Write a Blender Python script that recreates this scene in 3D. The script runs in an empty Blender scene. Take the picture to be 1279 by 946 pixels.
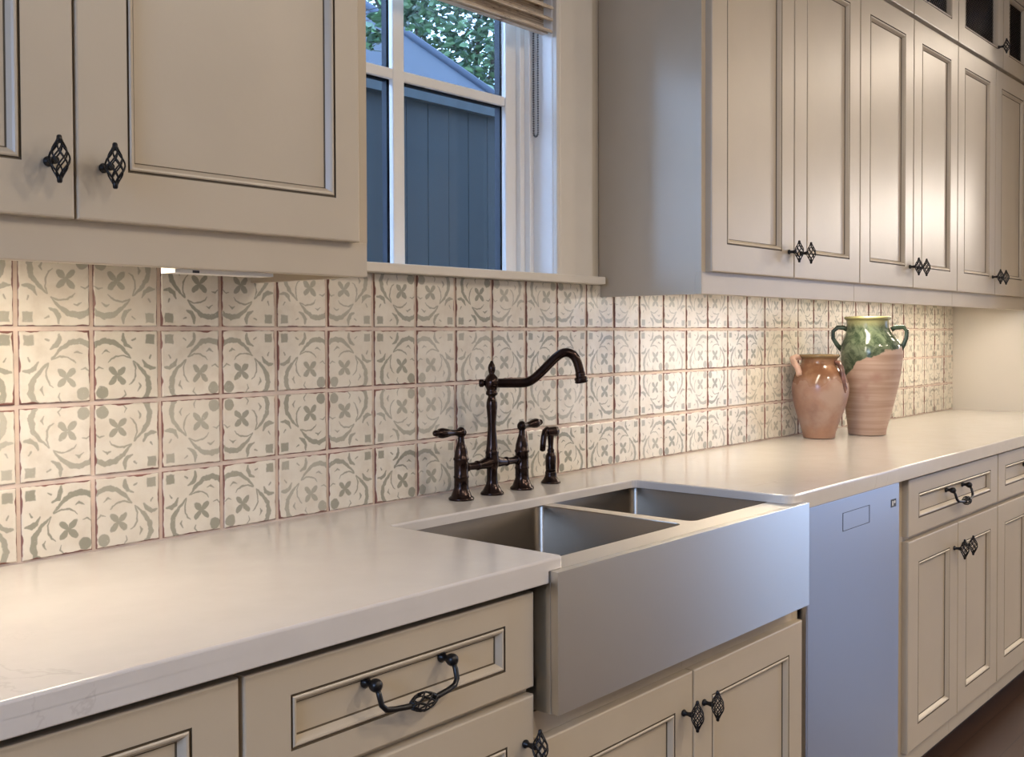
import bpy, bmesh, math, random
from math import sin, cos, pi, sqrt, radians
from mathutils import Vector, Matrix

random.seed(11)
scene = bpy.context.scene
COL = scene.collection

# ------------------------------------------------------------------ measures (metres)
T = .1285            # tile pitch; x = 0 lies on a tile joint, the tile faces are at y = 0
ZC = .95             # worktop
FL = -.03            # floor
CEIL = 2.92
YB = -.617           # front of base doors
YU = -.34            # front of upper doors

# ------------------------------------------------------------------ mesh collector
ORI = {}

class MB:
    def __init__(self):
        self.v = []; self.f = []; self.m = []; self.s = []; self.uv = {}

    def add(self, verts, faces, mat=0, smooth=False):
        o = len(self.v)
        self.v += [tuple(p) for p in verts]
        for f in faces:
            self.f.append(tuple(i + o for i in f)); self.m.append(mat); self.s.append(smooth)
        return self

    def box(self, x0, x1, y0, y1, z0, z1, mat=0):
        v = [(x0, y0, z0), (x1, y0, z0), (x1, y1, z0), (x0, y1, z0), (x0, y0, z1), (x1, y0, z1), (x1, y1, z1), (x0, y1, z1)]
        return self.add(v, [(3, 2, 1, 0), (4, 5, 6, 7), (0, 1, 5, 4), (1, 2, 6, 5), (2, 3, 7, 6), (3, 0, 4, 7)], mat)

    def rings(self, rings, mat=0, smooth=True, cap0=True, cap1=True, closed=True, mats=None):
        n = len(rings[0]); o = len(self.v)
        for r in rings: self.v += [tuple(p) for p in r]
        for k in range(len(rings) - 1):
            for i in range(n if closed else n - 1):
                j = (i + 1) % n
                self.f.append((o + k * n + i, o + k * n + j, o + (k + 1) * n + j, o + (k + 1) * n + i))
                self.m.append(mats[k] if mats else mat); self.s.append(smooth)
        if cap0: self.f.append(tuple(o + i for i in range(n))[::-1]); self.m.append(mats[0] if mats else mat); self.s.append(False)
        if cap1:
            q = o + (len(rings) - 1) * n
            self.f.append(tuple(q + i for i in range(n))); self.m.append(mats[-1] if mats else mat); self.s.append(False)
        return self

    def lathe(self, prof, c=(0, 0, 0), seg=28, mat=0, axis='z', cap0=True, cap1=True, shift=None):
        R = []
        for k, (r, h) in enumerate(prof):
            ring = []
            sx, sy = shift[k] if shift else (0, 0)
            for i in range(seg):
                a = 2 * pi * i / seg
                p = (r * cos(a) + sx, r * sin(a) + sy, h)
                if axis == 'x': p = (h, r * cos(a), r * sin(a))
                if axis == 'y': p = (r * sin(a), h, r * cos(a))
                if axis == '-y': p = (r * cos(a), -h, r * sin(a))
                ring.append((p[0] + c[0], p[1] + c[1], p[2] + c[2]))
            R.append(ring)
        return self.rings(R, mat, True, cap0, cap1)

    def tube(self, pts, rad, seg=10, mat=0, caps=True, closed=False):
        pts = [Vector(p) for p in pts]; n = len(pts)
        if not isinstance(rad, (list, tuple)): rad = [rad] * n
        t = []
        for i in range(n):
            a = pts[i - 1] if i else (pts[-1] if closed else pts[0])
            b = pts[(i + 1) % n] if (i < n - 1 or closed) else pts[-1]
            t.append((b - a).normalized())
        up = Vector((0, 0, 1)) if abs(t[0].z) < .9 else Vector((1, 0, 0))
        nrm = (up - t[0] * up.dot(t[0])).normalized(); R = []
        for i in range(n):
            nrm = (nrm - t[i] * nrm.dot(t[i])).normalized(); bn = t[i].cross(nrm)
            R.append([pts[i] + nrm * rad[i] * cos(2 * pi * k / seg) + bn * rad[i] * sin(2 * pi * k / seg) for k in range(seg)])
        if closed: R.append(R[0]); caps = False
        return self.rings(R, mat, True, caps, caps)

    def prism(self, poly, axis, a0, a1, mat=0):
        def P(u, w, a):
            return {'x': (a, u, w), 'y': (u, a, w), 'z': (u, w, a)}[axis]
        n = len(poly)
        v = [P(u, w, a0) for u, w in poly] + [P(u, w, a1) for u, w in poly]
        fs = [tuple(range(n))[::-1], tuple(range(n, 2 * n))] + [(i, (i + 1) % n, n + (i + 1) % n, n + i) for i in range(n)]
        return self.add(v, fs, mat)

    def build(self, name, mats, parent=None, bevel=0, loc=None, seg=2, fixn=True, angle=35):
        o0 = Vector((0, 0, 0)) if parent is None else ORI[parent.name]
        if loc is not None: o0 = Vector(loc)
        me = bpy.data.meshes.new(name)
        me.from_pydata([tuple(Vector(p) - o0) for p in self.v], [], self.f)
        mats = mats if isinstance(mats, (list, tuple)) else [mats]
        for m in mats: me.materials.append(m)
        for p, mi, s in zip(me.polygons, self.m, self.s):
            p.material_index = mi; p.use_smooth = s
        for lname, data in self.uv.items():
            lay = me.uv_layers.new(name=lname)
            for i, uvc in enumerate(data): lay.data[i].uv = uvc
        if fixn:
            bm = bmesh.new(); bm.from_mesh(me)
            bmesh.ops.remove_doubles(bm, verts=bm.verts, dist=1e-6)
            bmesh.ops.recalc_face_normals(bm, faces=bm.faces)
            bm.to_mesh(me); bm.free()
        o = bpy.data.objects.new(name, me); COL.objects.link(o)
        if parent is not None:
            o.parent = parent
            if loc is not None: o.location = Vector(loc) - ORI[parent.name]
        elif loc is not None: o.location = loc
        ORI[o.name] = o0.copy()
        if bevel:
            b = o.modifiers.new('bevel', 'BEVEL'); b.width = bevel; b.segments = seg
            b.limit_method = 'ANGLE'; b.angle_limit = radians(angle); b.harden_normals = False
        return o

def tag(o, label=None, cat=None, group=None, kind=None):
    if label: o['label'] = label
    if cat: o['category'] = cat
    if group: o['group'] = group
    if kind: o['kind'] = kind
    return o

def thing(name, label, cat, loc=(0, 0, 0), group=None, kind=None):
    o = bpy.data.objects.new(name, None); COL.objects.link(o)
    o.location = loc; o.empty_display_size = .1; ORI[o.name] = Vector(loc)
    return tag(o, label, cat, group, kind)

def put(src, name, parent, loc):
    """another copy of a small part, sharing its mesh"""
    c = src.copy(); c.name = name; COL.objects.link(c); c.parent = parent
    c.location = Vector(loc) - ORI[parent.name]; ORI[c.name] = Vector(loc)
    return c

# ------------------------------------------------------------------ materials
def newmat(name):
    m = bpy.data.materials.new(name); m.use_nodes = True
    return m, m.node_tree.nodes, m.node_tree.links, m.node_tree.nodes['Principled BSDF']

class NB:
    """short hand for shader arithmetic"""
    def __init__(self, mat): self.N = mat.node_tree.nodes; self.L = mat.node_tree.links
    def m(self, op, a, b=None, c=None, clamp=False):
        n = self.N.new('ShaderNodeMath'); n.operation = op; n.use_clamp = clamp
        for i, x in enumerate((a, b, c)):
            if x is None: continue
            if isinstance(x, (int, float)): n.inputs[i].default_value = x
            else: self.L.new(x, n.inputs[i])
        return n.outputs[0]
    def noise(self, vec, scale, detail=2, rough=.5, dist=0):
        n = self.N.new('ShaderNodeTexNoise'); n.inputs['Scale'].default_value = scale
        n.inputs['Detail'].default_value = detail; n.inputs['Roughness'].default_value = rough
        n.inputs['Distortion'].default_value = dist
        if vec is not None: self.L.new(vec, n.inputs['Vector'])
        return n.outputs['Fac']
    def coord(self, kind='Object'):
        return self.N.new('ShaderNodeTexCoord').outputs[kind]
    def mapping(self, vec, scale=(1, 1, 1), loc=(0, 0, 0), rot=(0, 0, 0)):
        n = self.N.new('ShaderNodeMapping'); self.L.new(vec, n.inputs[0])
        n.inputs['Scale'].default_value = scale; n.inputs['Location'].default_value = loc; n.inputs['Rotation'].default_value = rot
        return n.outputs[0]
    def sep(self, vec):
        n = self.N.new('ShaderNodeSeparateXYZ'); self.L.new(vec, n.inputs[0]); return n.outputs
    def step(self, x, lo, hi, inv=False):
        n = self.N.new('ShaderNodeMapRange'); n.interpolation_type = 'SMOOTHSTEP'
        self.L.new(x, n.inputs[0]); n.inputs[1].default_value = lo; n.inputs[2].default_value = hi
        n.inputs[3].default_value = 1 if inv else 0; n.inputs[4].default_value = 0 if inv else 1
        return n.outputs[0]
    def mix(self, f, a, b):
        n = self.N.new('ShaderNodeMix'); n.data_type = 'RGBA'
        if isinstance(f, (int, float)): n.inputs[0].default_value = f
        else: self.L.new(f, n.inputs[0])
        for x, s in ((a, n.inputs[6]), (b, n.inputs[7])):
            if isinstance(x, (tuple, list)): s.default_value = (*x, 1) if len(x) == 3 else x
            else: self.L.new(x, s)
        return n.outputs[2]
    def bump(self, h, strength, dist=.01):
        n = self.N.new('ShaderNodeBump'); n.inputs['Strength'].default_value = strength; n.inputs['Distance'].default_value = dist
        self.L.new(h, n.inputs['Height']); return n.outputs[0]

def simple(name, col, rough=.5, metal=0, spec=.5, var=0, vscale=8, bump=0, bscale=60, coat=0):
    m, N, L, P = newmat(name); nb = NB(m)
    P.inputs['Base Color'].default_value = (*col, 1); P.inputs['Roughness'].default_value = rough
    P.inputs['Metallic'].default_value = metal; P.inputs['Specular IOR Level'].default_value = spec
    P.inputs['Coat Weight'].default_value = coat
    if var:
        nz = nb.noise(nb.coord(), vscale, 3)
        L.new(nb.mix(nb.step(nz, .3, .7), tuple(c * (1 - var) for c in col), tuple(min(1, c * (1 + var)) for c in col)), P.inputs['Base Color'])
    if bump:
        L.new(nb.bump(nb.noise(nb.coord(), bscale, 3), bump, .002), P.inputs['Normal'])
    return m

def emit(name, col, strength):
    m = bpy.data.materials.new(name); m.use_nodes = True
    N = m.node_tree.nodes; N.clear()
    e = N.new('ShaderNodeEmission'); e.inputs[0].default_value = (*col, 1); e.inputs[1].default_value = strength
    o = N.new('ShaderNodeOutputMaterial'); m.node_tree.links.new(e.outputs[0], o.inputs[0])
    return m

PAINT = simple('cabinet_paint', (.48, .405, .30), .36, spec=.5, var=.03, vscale=5, bump=.05, bscale=120)
GLAZE = simple('groove_glaze', (.10, .072, .04), .55)
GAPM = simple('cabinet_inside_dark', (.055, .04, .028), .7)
WALLM = simple('plaster', (.60, .55, .47), .6, spec=.3, bump=.05, bscale=200)
TRIMM = simple('trim_paint', (.67, .62, .54), .4, var=.02)
WHITE = simple('window_white_paint', (.86, .86, .85), .4)
CEILM = simple('ceiling_paint', (.78, .75, .69), .8)
BRONZE = simple('oil_rubbed_bronze', (.024, .012, .009), .20, metal=.75, spec=.6, var=.3, vscale=30)
BLACKM = simple('black_iron', (.008, .007, .007), .35, metal=.3)
PLASTIC = simple('white_plastic', (.75, .73, .68), .4)
DARKP = simple('dark_print', (.03, .03, .035), .4)
SEAM = simple('panel_seam', (.10, .10, .11), .5)
LENS = emit('warm_led_lens', (1, .85, .66), 50)
LENS2 = emit('warm_led_lens_dimmed', (1, .88, .72), 40)
CAN = emit('warm_ceiling_lamp', (1, .845, .68), 350)

# stainless steel, brushed along x
def steel(name, col, rough, sc, aniso=0):
    m, N, L, P = newmat(name); nb = NB(m)
    P.inputs['Metallic'].default_value = 1; P.inputs['Base Color'].default_value = (*col, 1)
    nz = nb.noise(nb.mapping(nb.coord(), sc), 1, 3, .6)
    n = N.new('ShaderNodeMapRange'); L.new(nz, n.inputs[0])
    n.inputs[3].default_value = rough - (.015 if aniso else .05); n.inputs[4].default_value = rough + (.015 if aniso else .05)
    L.new(n.outputs[0], P.inputs['Roughness'])
    L.new(nb.bump(nz, .008, .001), P.inputs['Normal'])
    if aniso:                                   # brush lines run along x: reflections smear up and down
        P.inputs['Anisotropic'].default_value = aniso
        t = N.new('ShaderNodeCombineXYZ'); t.inputs[2].default_value = 1; L.new(t.outputs[0], P.inputs['Tangent'])
    return m
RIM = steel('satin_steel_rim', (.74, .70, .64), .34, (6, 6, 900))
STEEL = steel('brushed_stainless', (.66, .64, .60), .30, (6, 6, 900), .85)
BOWL = steel('darkened_stainless_bowl', (.26, .225, .185), .30, (900, 900, 8))  # same sink steel, colour darkened to stand for dark reflections in the bowls
DWM = steel('dishwasher_stainless', (.47, .475, .50), .34, (900, 900, 5), .5)

# quartz worktop
QUARTZ, N, L, P = newmat('cream_quartz'); nb = NB(QUARTZ)
c = nb.coord(); a = nb.noise(c, 3.2, 6, .6, 1.2)
vein = nb.step(nb.m('ABSOLUTE', nb.m('SUBTRACT', a, .5)), .0, .012, True)
vein = nb.m('MULTIPLY', vein, nb.step(nb.noise(c, 2.1, 2), .52, .7))
base = nb.mix(nb.noise(c, 14, 5, .6), (.57, .525, .475), (.64, .60, .55))
L.new(nb.mix(nb.m('MULTIPLY', vein, .35), base, (.42, .37, .33)), P.inputs['Base Color'])
P.inputs['Roughness'].default_value = .16; P.inputs['Specular IOR Level'].default_value = .5

# floor boards
FLOORM, N, L, P = newmat('dark_oak_boards'); nb = NB(FLOORM)
c = nb.coord(); s = nb.sep(c)
row = nb.m('FLOOR', nb.m('DIVIDE', s[1], .12)); fr = nb.m('FRACT', nb.m('DIVIDE', s[1], .12))
wn = N.new('ShaderNodeTexWhiteNoise'); wn.noise_dimensions = '1D'; L.new(row, wn.inputs['W'])
g = nb.noise(nb.mapping(c, (3, 40, 40)), 1, 4, .6, .5)
bc = nb.mix(nb.m('ADD', nb.m('MULTIPLY', wn.outputs[0], .5), nb.m('MULTIPLY', g, .5)), (.025, .013, .008), (.085, .042, .024))
L.new(nb.mix(nb.step(nb.m('MINIMUM', fr, nb.m('SUBTRACT', 1, fr)), .0, .02, True), bc, (.006, .004, .003)), P.inputs['Base Color'])
P.inputs['Roughness'].default_value = .33

# hand painted tiles ------------------------------------------------
TILE, N, L, P = newmat('handpainted_tile'); nb = NB(TILE)
u1 = N.new('ShaderNodeUVMap'); u1.uv_map = 'tile'; u2 = N.new('ShaderNodeUVMap'); u2.uv_map = 'rand'
r1, r2, _ = nb.sep(u2.outputs[0]); px, py, _ = nb.sep(u1.outputs[0])
obj = nb.coord()
wob = nb.noise(obj, 75, 2); wob2 = nb.noise(nb.mapping(obj, loc=(3, 5, 7)), 75, 2)
dx = nb.m('MULTIPLY', nb.m('SUBTRACT', wob, .5), .05); dy = nb.m('MULTIPLY', nb.m('SUBTRACT', wob2, .5), .05)
qx = nb.m('ADD', px, dx); qy = nb.m('ADD', py, dy)
swell = nb.m('ADD', .55, nb.m('MULTIPLY', nb.noise(obj, 110, 2), .9))
A = nb.m('MAXIMUM', qx, qy); B = nb.m('MINIMUM', qx, qy)
ink = None
def join(v):
    global ink
    ink = v if ink is None else nb.m('MAXIMUM', ink, v)
def arc(cx, cy, r, w, dirx, diry, half, soft=.012):
    ax = nb.m('SUBTRACT', A, cx); ay = nb.m('SUBTRACT', B, cy)
    ln = nb.m('SQRT', nb.m('ADD', nb.m('MULTIPLY', ax, ax), nb.m('MULTIPLY', ay, ay)))
    d = nb.m('ABSOLUTE', nb.m('SUBTRACT', ln, r))
    k = sqrt(dirx * dirx + diry * diry)
    cs = nb.m('DIVIDE', nb.m('ADD', nb.m('MULTIPLY', ax, dirx / k), nb.m('MULTIPLY', ay, diry / k)), nb.m('MAXIMUM', ln, .001))
    ch = cos(radians(half))
    t = nb.step(cs, ch, ch + (1 - ch) * .55)              # brush stroke swells towards its middle
    wd = nb.m('MULTIPLY', nb.m('MULTIPLY', t, w), swell)
    join(nb.m('MULTIPLY', nb.step(nb.m('SUBTRACT', d, wd), -soft, soft * .4, True), nb.step(cs, ch - .02, ch + .02)))
def ell(cx, cy, rx, ry, ang=0, soft=.14):
    ax = nb.m('SUBTRACT', A, cx); ay = nb.m('SUBTRACT', B, cy)
    ca, sa = cos(radians(ang)), sin(radians(ang))
    ex = nb.m('DIVIDE', nb.m('ADD', nb.m('MULTIPLY', ax, ca), nb.m('MULTIPLY', ay, sa)), rx)
    ey = nb.m('DIVIDE', nb.m('ADD', nb.m('MULTIPLY', ax, -sa), nb.m('MULTIPLY', ay, ca)), ry)
    d = nb.m('SQRT', nb.m('ADD', nb.m('MULTIPLY', ex, ex), nb.m('MULTIPLY', ey, ey)))
    join(nb.step(d, 1 - soft, 1 + soft, True))
def sq(cx, cy, h):
    d = nb.m('MAXIMUM', nb.m('ABSOLUTE', nb.m('SUBTRACT', A, cx)), nb.m('ABSOLUTE', nb.m('SUBTRACT', B, cy)))
    join(nb.step(d, h - .012, h + .008, True))
def stroke(pts, ws):
    # brush stroke: capsules with a changing width, chained
    for (x0, y0), (x1, y1), w0, w1 in zip(pts, pts[1:], ws, ws[1:]):
        ux, uy = x1 - x0, y1 - y0; l2 = ux * ux + uy * uy
        ax = nb.m('SUBTRACT', A, x0); ay = nb.m('SUBTRACT', B, y0)
        t = nb.m('ADD', nb.m('MULTIPLY', ax, ux / l2), nb.m('MULTIPLY', ay, uy / l2), clamp=True)
        ex_ = nb.m('SUBTRACT', ax, nb.m('MULTIPLY', t, ux)); ey_ = nb.m('SUBTRACT', ay, nb.m('MULTIPLY', t, uy))
        d = nb.m('SQRT', nb.m('ADD', nb.m('MULTIPLY', ex_, ex_), nb.m('MULTIPLY', ey_, ey_)))
        w_ = nb.m('MULTIPLY', nb.m('ADD', nb.m('MULTIPLY', t, w1 - w0), w0), swell)
        join(nb.step(nb.m('SUBTRACT', d, w_), -.010, .006, True))
sq(.125, .128, .074)
stroke([(.45, .395), (.47, .37), (.57, .265), (.70, .172), (.85, .150), (.96, .185), (.985, .24)], [.013, .016, .030, .040, .046, .040, .016])
stroke([(.45, .40), (.56, .362), (.67, .372), (.75, .415), (.785, .462)], [.013, .015, .016, .014, .008])
stroke([(.55, .05), (.555, .13), (.515, .205), (.43, .25)], [.018, .036, .036, .014])
stroke([(.365, .115), (.41, .14)], [.012, .016])
stroke([(.77, .315), (.82, .292), (.885, .335)], [.008, .020, .008])
stroke([(.87, .55), (.93, .53), (.985, .575)], [.008, .014, .010])
ell(.655, .655, .04, .04); ell(.592, .592, .082, .046, 45); ell(.725, .725, .082, .046, 45); ell(.722, .588, .082, .046, -45)
ell(.89, .89, .092, .092, 0, .10)
ero = nb.step(nb.noise(obj, 140, 3, .7), .22, .42)
fade = nb.m('ADD', .55, nb.m('MULTIPLY', r1, .4))
inkf = nb.m('MULTIPLY', nb.m('MULTIPLY', ink, nb.m('ADD', .55, nb.m('MULTIPLY', ero, .45))), fade)
cream = nb.mix(r2, (.645, .60, .505), (.705, .66, .57))
cream = nb.mix(nb.step(nb.noise(obj, 22, 4, .6), .35, .75), cream, (.605, .545, .45))
body = nb.mix(inkf, cream, (.245, .24, .185))
ex = nb.m('MINIMUM', nb.m('MINIMUM', px, nb.m('SUBTRACT', 1, px)), nb.m('MINIMUM', py, nb.m('SUBTRACT', 1, py)))
edge = nb.m('SUBTRACT', ex, nb.m('MULTIPLY', nb.m('MAXIMUM', nb.m('SUBTRACT', nb.noise(obj, 30, 2), .45), 0), .13))
edgef = nb.step(edge, -.004, .008, True)
L.new(nb.mix(nb.m('MULTIPLY', edgef, .92), body, (.16, .045, .034)), P.inputs['Base Color'])
P.inputs['Roughness'].default_value = .28
L.new(nb.bump(nb.noise(obj, 18, 3), .35, .004), P.inputs['Normal'])
GROUT = simple('pinkish_grout', (.62, .51, .43), .8, var=.12, vscale=20)

# jars ---------------------------------------------------------------
JARG, N, L, P = newmat('green_dipped_terracotta'); nb = NB(JARG)
c = nb.coord(); s = nb.sep(c)
side = nb.m('ADD', nb.m('MULTIPLY', s[0], .38), nb.m('MULTIPLY', s[1], -.92))
lim = nb.m('ADD', .285, nb.m('ADD', nb.m('MULTIPLY', side, .30), nb.m('MULTIPLY', nb.m('SUBTRACT', nb.noise(c, 22, 3), .5), .05)))
lim = nb.m('SUBTRACT', lim, nb.m('MULTIPLY', nb.m('MAXIMUM', nb.m('SUBTRACT', -.035, side), 0), 1.2))
isg = nb.step(nb.m('SUBTRACT', s[2], lim), -.003, .003)
thr = nb.noise(nb.mapping(c, (2, 2, 60)), 1, 4, .6)
clay = nb.mix(nb.step(thr, .3, .7), (.37, .235, .165), (.51, .365, .275))
clay = nb.mix(nb.step(nb.noise(c, 9, 3), .55, .72), clay, (.38, .22, .165))
green = nb.mix(nb.step(nb.noise(c, 22, 4, .7, 1), .35, .65), (.035, .055, .030), (.155, .19, .115))
rimf = nb.step(s[2], .385, .425)
green = nb.mix(rimf, green, (.30, .28, .13))
L.new(nb.mix(isg, clay, green), P.inputs['Base Color'])
mr = nb.m('SUBTRACT', .62, nb.m('MULTIPLY', isg, .50)); L.new(mr, P.inputs['Roughness'])
L.new(nb.bump(thr, .25, .004), P.inputs['Normal'])
JARB, N, L, P = newmat('brown_glazed_terracotta'); nb = NB(JARB)
c = nb.coord(); s = nb.sep(c)
gl = nb.step(nb.m('ADD', s[2], nb.m('MULTIPLY', nb.noise(c, 16, 3), .12)), .225, .30)
clay = nb.mix(nb.step(nb.noise(c, 13, 5, .65), .35, .68), (.335, .19, .132), (.25, .14, .103))
clay = nb.mix(nb.step(nb.noise(nb.mapping(c, loc=(2, 1, 4)), 8, 4), .52, .7), clay, (.38, .26, .20))
foot = nb.step(s[2], .02, .06, True)
clay = nb.mix(nb.m('MULTIPLY', foot, .4), clay, (.40, .205, .105))
glz = nb.mix(nb.step(nb.noise(c, 20, 3), .35, .65), (.19, .088, .045), (.29, .155, .085))
glz = nb.mix(nb.step(s[2], .275, .29), glz, (.20, .13, .06))
L.new(nb.mix(gl, clay, glz), P.inputs['Base Color'])
L.new(nb.m('SUBTRACT', .38, nb.m('MULTIPLY', gl, .26)), P.inputs['Roughness'])
JARH = simple('pale_clay_handle', (.56, .36, .27), .3, var=.15, vscale=30)
JARD = simple('dark_glaze_run', (.17, .085, .065), .15, var=.4, vscale=40)

# outdoors -----------------------------------------------------------
FENCE, N, L, P = newmat('weathered_fence_boards'); nb = NB(FENCE)
c = nb.coord(); s = nb.sep(c)
wn = N.new('ShaderNodeTexWhiteNoise'); wn.noise_dimensions = '1D'; L.new(nb.m('FLOOR', nb.m('DIVIDE', s[0], .145)), wn.inputs['W'])
g = nb.noise(nb.mapping(c, (30, 30, 2.2)), 1, 4, .6)
L.new(nb.mix(nb.m('ADD', nb.m('MULTIPLY', wn.outputs[0], .45), nb.m('MULTIPLY', g, .5)), (.0036, .0066, .0072), (.010, .0170, .0185)), P.inputs['Base Color'])
P.inputs['Roughness'].default_value = .8
CAPM = simple('fence_cap_wood', (.020, .030, .033), .7, var=.2, vscale=20)
ROOF = simple('grey_metal_roof', (.017, .026, .037), .7, var=.06, vscale=3)
HOUSEW = simple('house_siding', (.4, .4, .4), .8)
LEAF, N, L, P = newmat('tree_leaves'); nb = NB(LEAF)
gi = N.new('ShaderNodeNewGeometry')
L.new(nb.mix(gi.outputs['Random Per Island'], (.026, .062, .036), (.10, .18, .07)), P.inputs['Base Color'])
P.inputs['Roughness'].default_value = .4
BARK = simple('bark', (.06, .045, .035), .9)
YARD = simple('side_yard_ground', (.10, .10, .08), .9, var=.2)
SHADE, N, L, P = newmat('woven_grass_shade'); nb = NB(SHADE)
c = nb.coord(); st = nb.noise(nb.mapping(c, (6, 60, 420)), 1, 3, .7); sl = nb.noise(nb.mapping(c, (14, 1, 160)), 1, 4, .7)
cc = nb.mix(nb.step(st, .35, .62), (.52, .41, .30), (.86, .77, .64))
L.new(nb.mix(nb.step(sl, .56, .66), cc, (.24, .16, .11)), P.inputs['Base Color'])
L.new(nb.bump(st, .6, .004), P.inputs['Normal']); P.inputs['Roughness'].default_value = .8
GLASS = bpy.data.materials.new('window_glass'); GLASS.use_nodes = True
N = GLASS.node_tree.nodes; L = GLASS.node_tree.links; N.clear()
tr = N.new('ShaderNodeBsdfTransparent'); gs = N.new('ShaderNodeBsdfGlossy'); gs.inputs['Roughness'].default_value = .02
fz = N.new('ShaderNodeFresnel'); fz.inputs[0].default_value = 1.2; mx = N.new('ShaderNodeMixShader'); oo = N.new('ShaderNodeOutputMaterial')
tr.inputs[0].default_value = (.95, .97, .97, 1)
L.new(fz.outputs[0], mx.inputs[0]); L.new(tr.outputs[0], mx.inputs[1]); L.new(gs.outputs[0], mx.inputs[2]); L.new(mx.outputs[0], oo.inputs[0])

# ------------------------------------------------------------------ shell of the room
X0, X1, Y1 = -2.6, 7.2, -4.6
def struct(name, mb, mat, bevel=0): return tag(mb.build(name, mat, bevel=bevel), kind='structure')
struct('floor', MB().box(X0, X1, Y1, .16, FL - .05, FL), FLOORM)
struct('ceiling', MB().box(X0 - .12, X1 + .12, Y1 - .12, .16, CEIL, CEIL + .1), CEILM)
WX0, WX1, WZ0, WZ1 = .52, 1.393, 1.40, 2.50
w = MB()
w.box(X0, WX0, .008, .16, FL, CEIL); w.box(WX1, X1, .008, .16, FL, CEIL)
w.box(WX0, WX1, .008, .16, FL, WZ0); w.box(WX0, WX1, .008, .16, WZ1, CEIL)
struct('wall_back', w, WALLM)
struct('wall_end', MB().box(4.50, 4.62, -.70, .008, FL, CEIL), WALLM)
def holed(axis, a0, a1, h, b0, b1, z0, z1, lo, hi):
    m = MB()
    def bx(p, q, r, s):
        if axis == 'y': m.box(p, q, a0, a1, r, s)
        else: m.box(a0, a1, p, q, r, s)
    bx(lo, b0, FL, CEIL); bx(b1, hi, FL, CEIL); bx(b0, b1, FL, z0); bx(b0, b1, z1, CEIL)
    return m
RW = (-4.05, -2.6, .25, 2.30)      # opening in the right wall (y, z)
LW = (-2.3, -.8, 1.2, 2.5)         # opening in the left wall (y, z)
struct('wall_left', holed('x', X0 - .12, X0, 0, LW[0], LW[1], LW[2], LW[3], Y1, .16), WALLM)
struct('wall_right', holed('x', X1, X1 + .12, 0, RW[0], RW[1], RW[2], RW[3], Y1, .16), WALLM)
struct('wall_front', MB().box(X0, X1, Y1 - .12, Y1, FL, CEIL), WALLM)
wr = thing('window_2', None, None, (X1 + .05, -3.3, .25), kind='structure')
m = MB()
for y in (RW[0], (RW[0] + RW[1]) / 2 - .03, RW[1] - .06): m.box(X1 + .03, X1 + .08, y, y + .06, RW[2], RW[3])
for z in (RW[2], RW[3] - .06): m.box(X1 + .03, X1 + .08, RW[0], RW[1], z, z + .06)
m.build('window_frame', WHITE, wr)
wl = thing('window_3', None, None, (X0 - .05, -1.55, 1.2), kind='structure')
m = MB()
for y in (LW[0], (LW[0] + LW[1]) / 2 - .03, LW[1] - .06): m.box(X0 - .08, X0 - .03, y, y + .06, LW[2], LW[3])
for z in (LW[2], LW[3] - .06): m.box(X0 - .08, X0 - .03, LW[0], LW[1], z, z + .06)
m.build('window_frame', WHITE, wl)
# kitchen window ------------------------------------------------------
win = thing('window_1', None, None, (.956, .1, WZ0), kind='structure')
m = MB()                                     # jamb lining
for a_, b_ in ((WX1 - .002, WX1 + .004), (WX0 - .004, WX0 + .004)): m.box(a_, b_, -.004, .15, 1.4785, WZ1); m.box(a_, b_, .0095, .15, WZ0, 1.4785)
m.box(WX0, WX1, .0, .15, WZ1 - .006, WZ1 + .004); m.box(WX0, WX1, .0095, .15, WZ0 - .004, WZ0 + .006)
for x0, x1 in ((1.358, WX1), (WX0, .555)):   # stops around the sash
    m.box(x0, x1, .078, .15, WZ0, WZ1)
m.box(1.375, WX1, .060, .08, WZ0, WZ1)
m.box(WX0, WX1, .078, .15, WZ1 - .03, WZ1); m.box(WX0, WX1, .078, .15, WZ0, WZ0 + .025)
m.build('window_frame', WHITE, win, bevel=.003)
m = MB()
def sash(y0, y1, e):
    m = MB()
    m.box(1.318 - e, 1.358, y0, y1, WZ0 + .025, WZ1 - .03); m.box(.555, .597 + e, y0, y1, WZ0 + .025, WZ1 - .03)
    m.box(.597, 1.318, y0, y1, WZ0 + .025, WZ0 + .062 + e); m.box(.597, 1.318, y0, y1, WZ1 - .075 - e, WZ1 - .03)
    m.box(.919 - e, .955 + e, y0 + .001, y1 - .001, WZ0 + .062, WZ1 - .075); m.box(.597, 1.318, y0 + .003, y1 - .003, 1.918 - e, 1.943 + e)
    return m
sash(.092, .110, 0).build('sash', WHITE, win, bevel=.003)
sash(.1142, .132, .001).build('outer_cladding', simple('dark_window_cladding', (.010, .013, .018), .7, spec=.15), win)
m = MB()
m.box(.595, 1.32, .110, .114, WZ0 + .06, WZ1 - .073)
m.build('glass_pane', GLASS, win)
struct('trim_1', MB().box(.4725, 1.583, -.036, .006, 1.457, 1.478).box(WX0, WX1, .006, .06, 1.40, 1.476), TRIMM, .003)   # stool
m = MB()
def cas(x0, x1):
    m.prism([(x0, .008), (x0, -.016), (x0 + .006, -.020), (x0 + .012, -.016), (x0 + .016, -.018), (x1 - .02, -.022), (x1 - .004, -.022), (x1, -.018), (x1, .008)], 'z', 1.478, 2.62)
cas(WX1, 1.544); m.box(.4725, WX0, -.02, .008, 1.478, 2.62); m.box(.4725, 1.544, -.022, .008, WZ1, 2.62)
struct('trim_2', m, TRIMM, .001)                                                                 # casing

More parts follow.
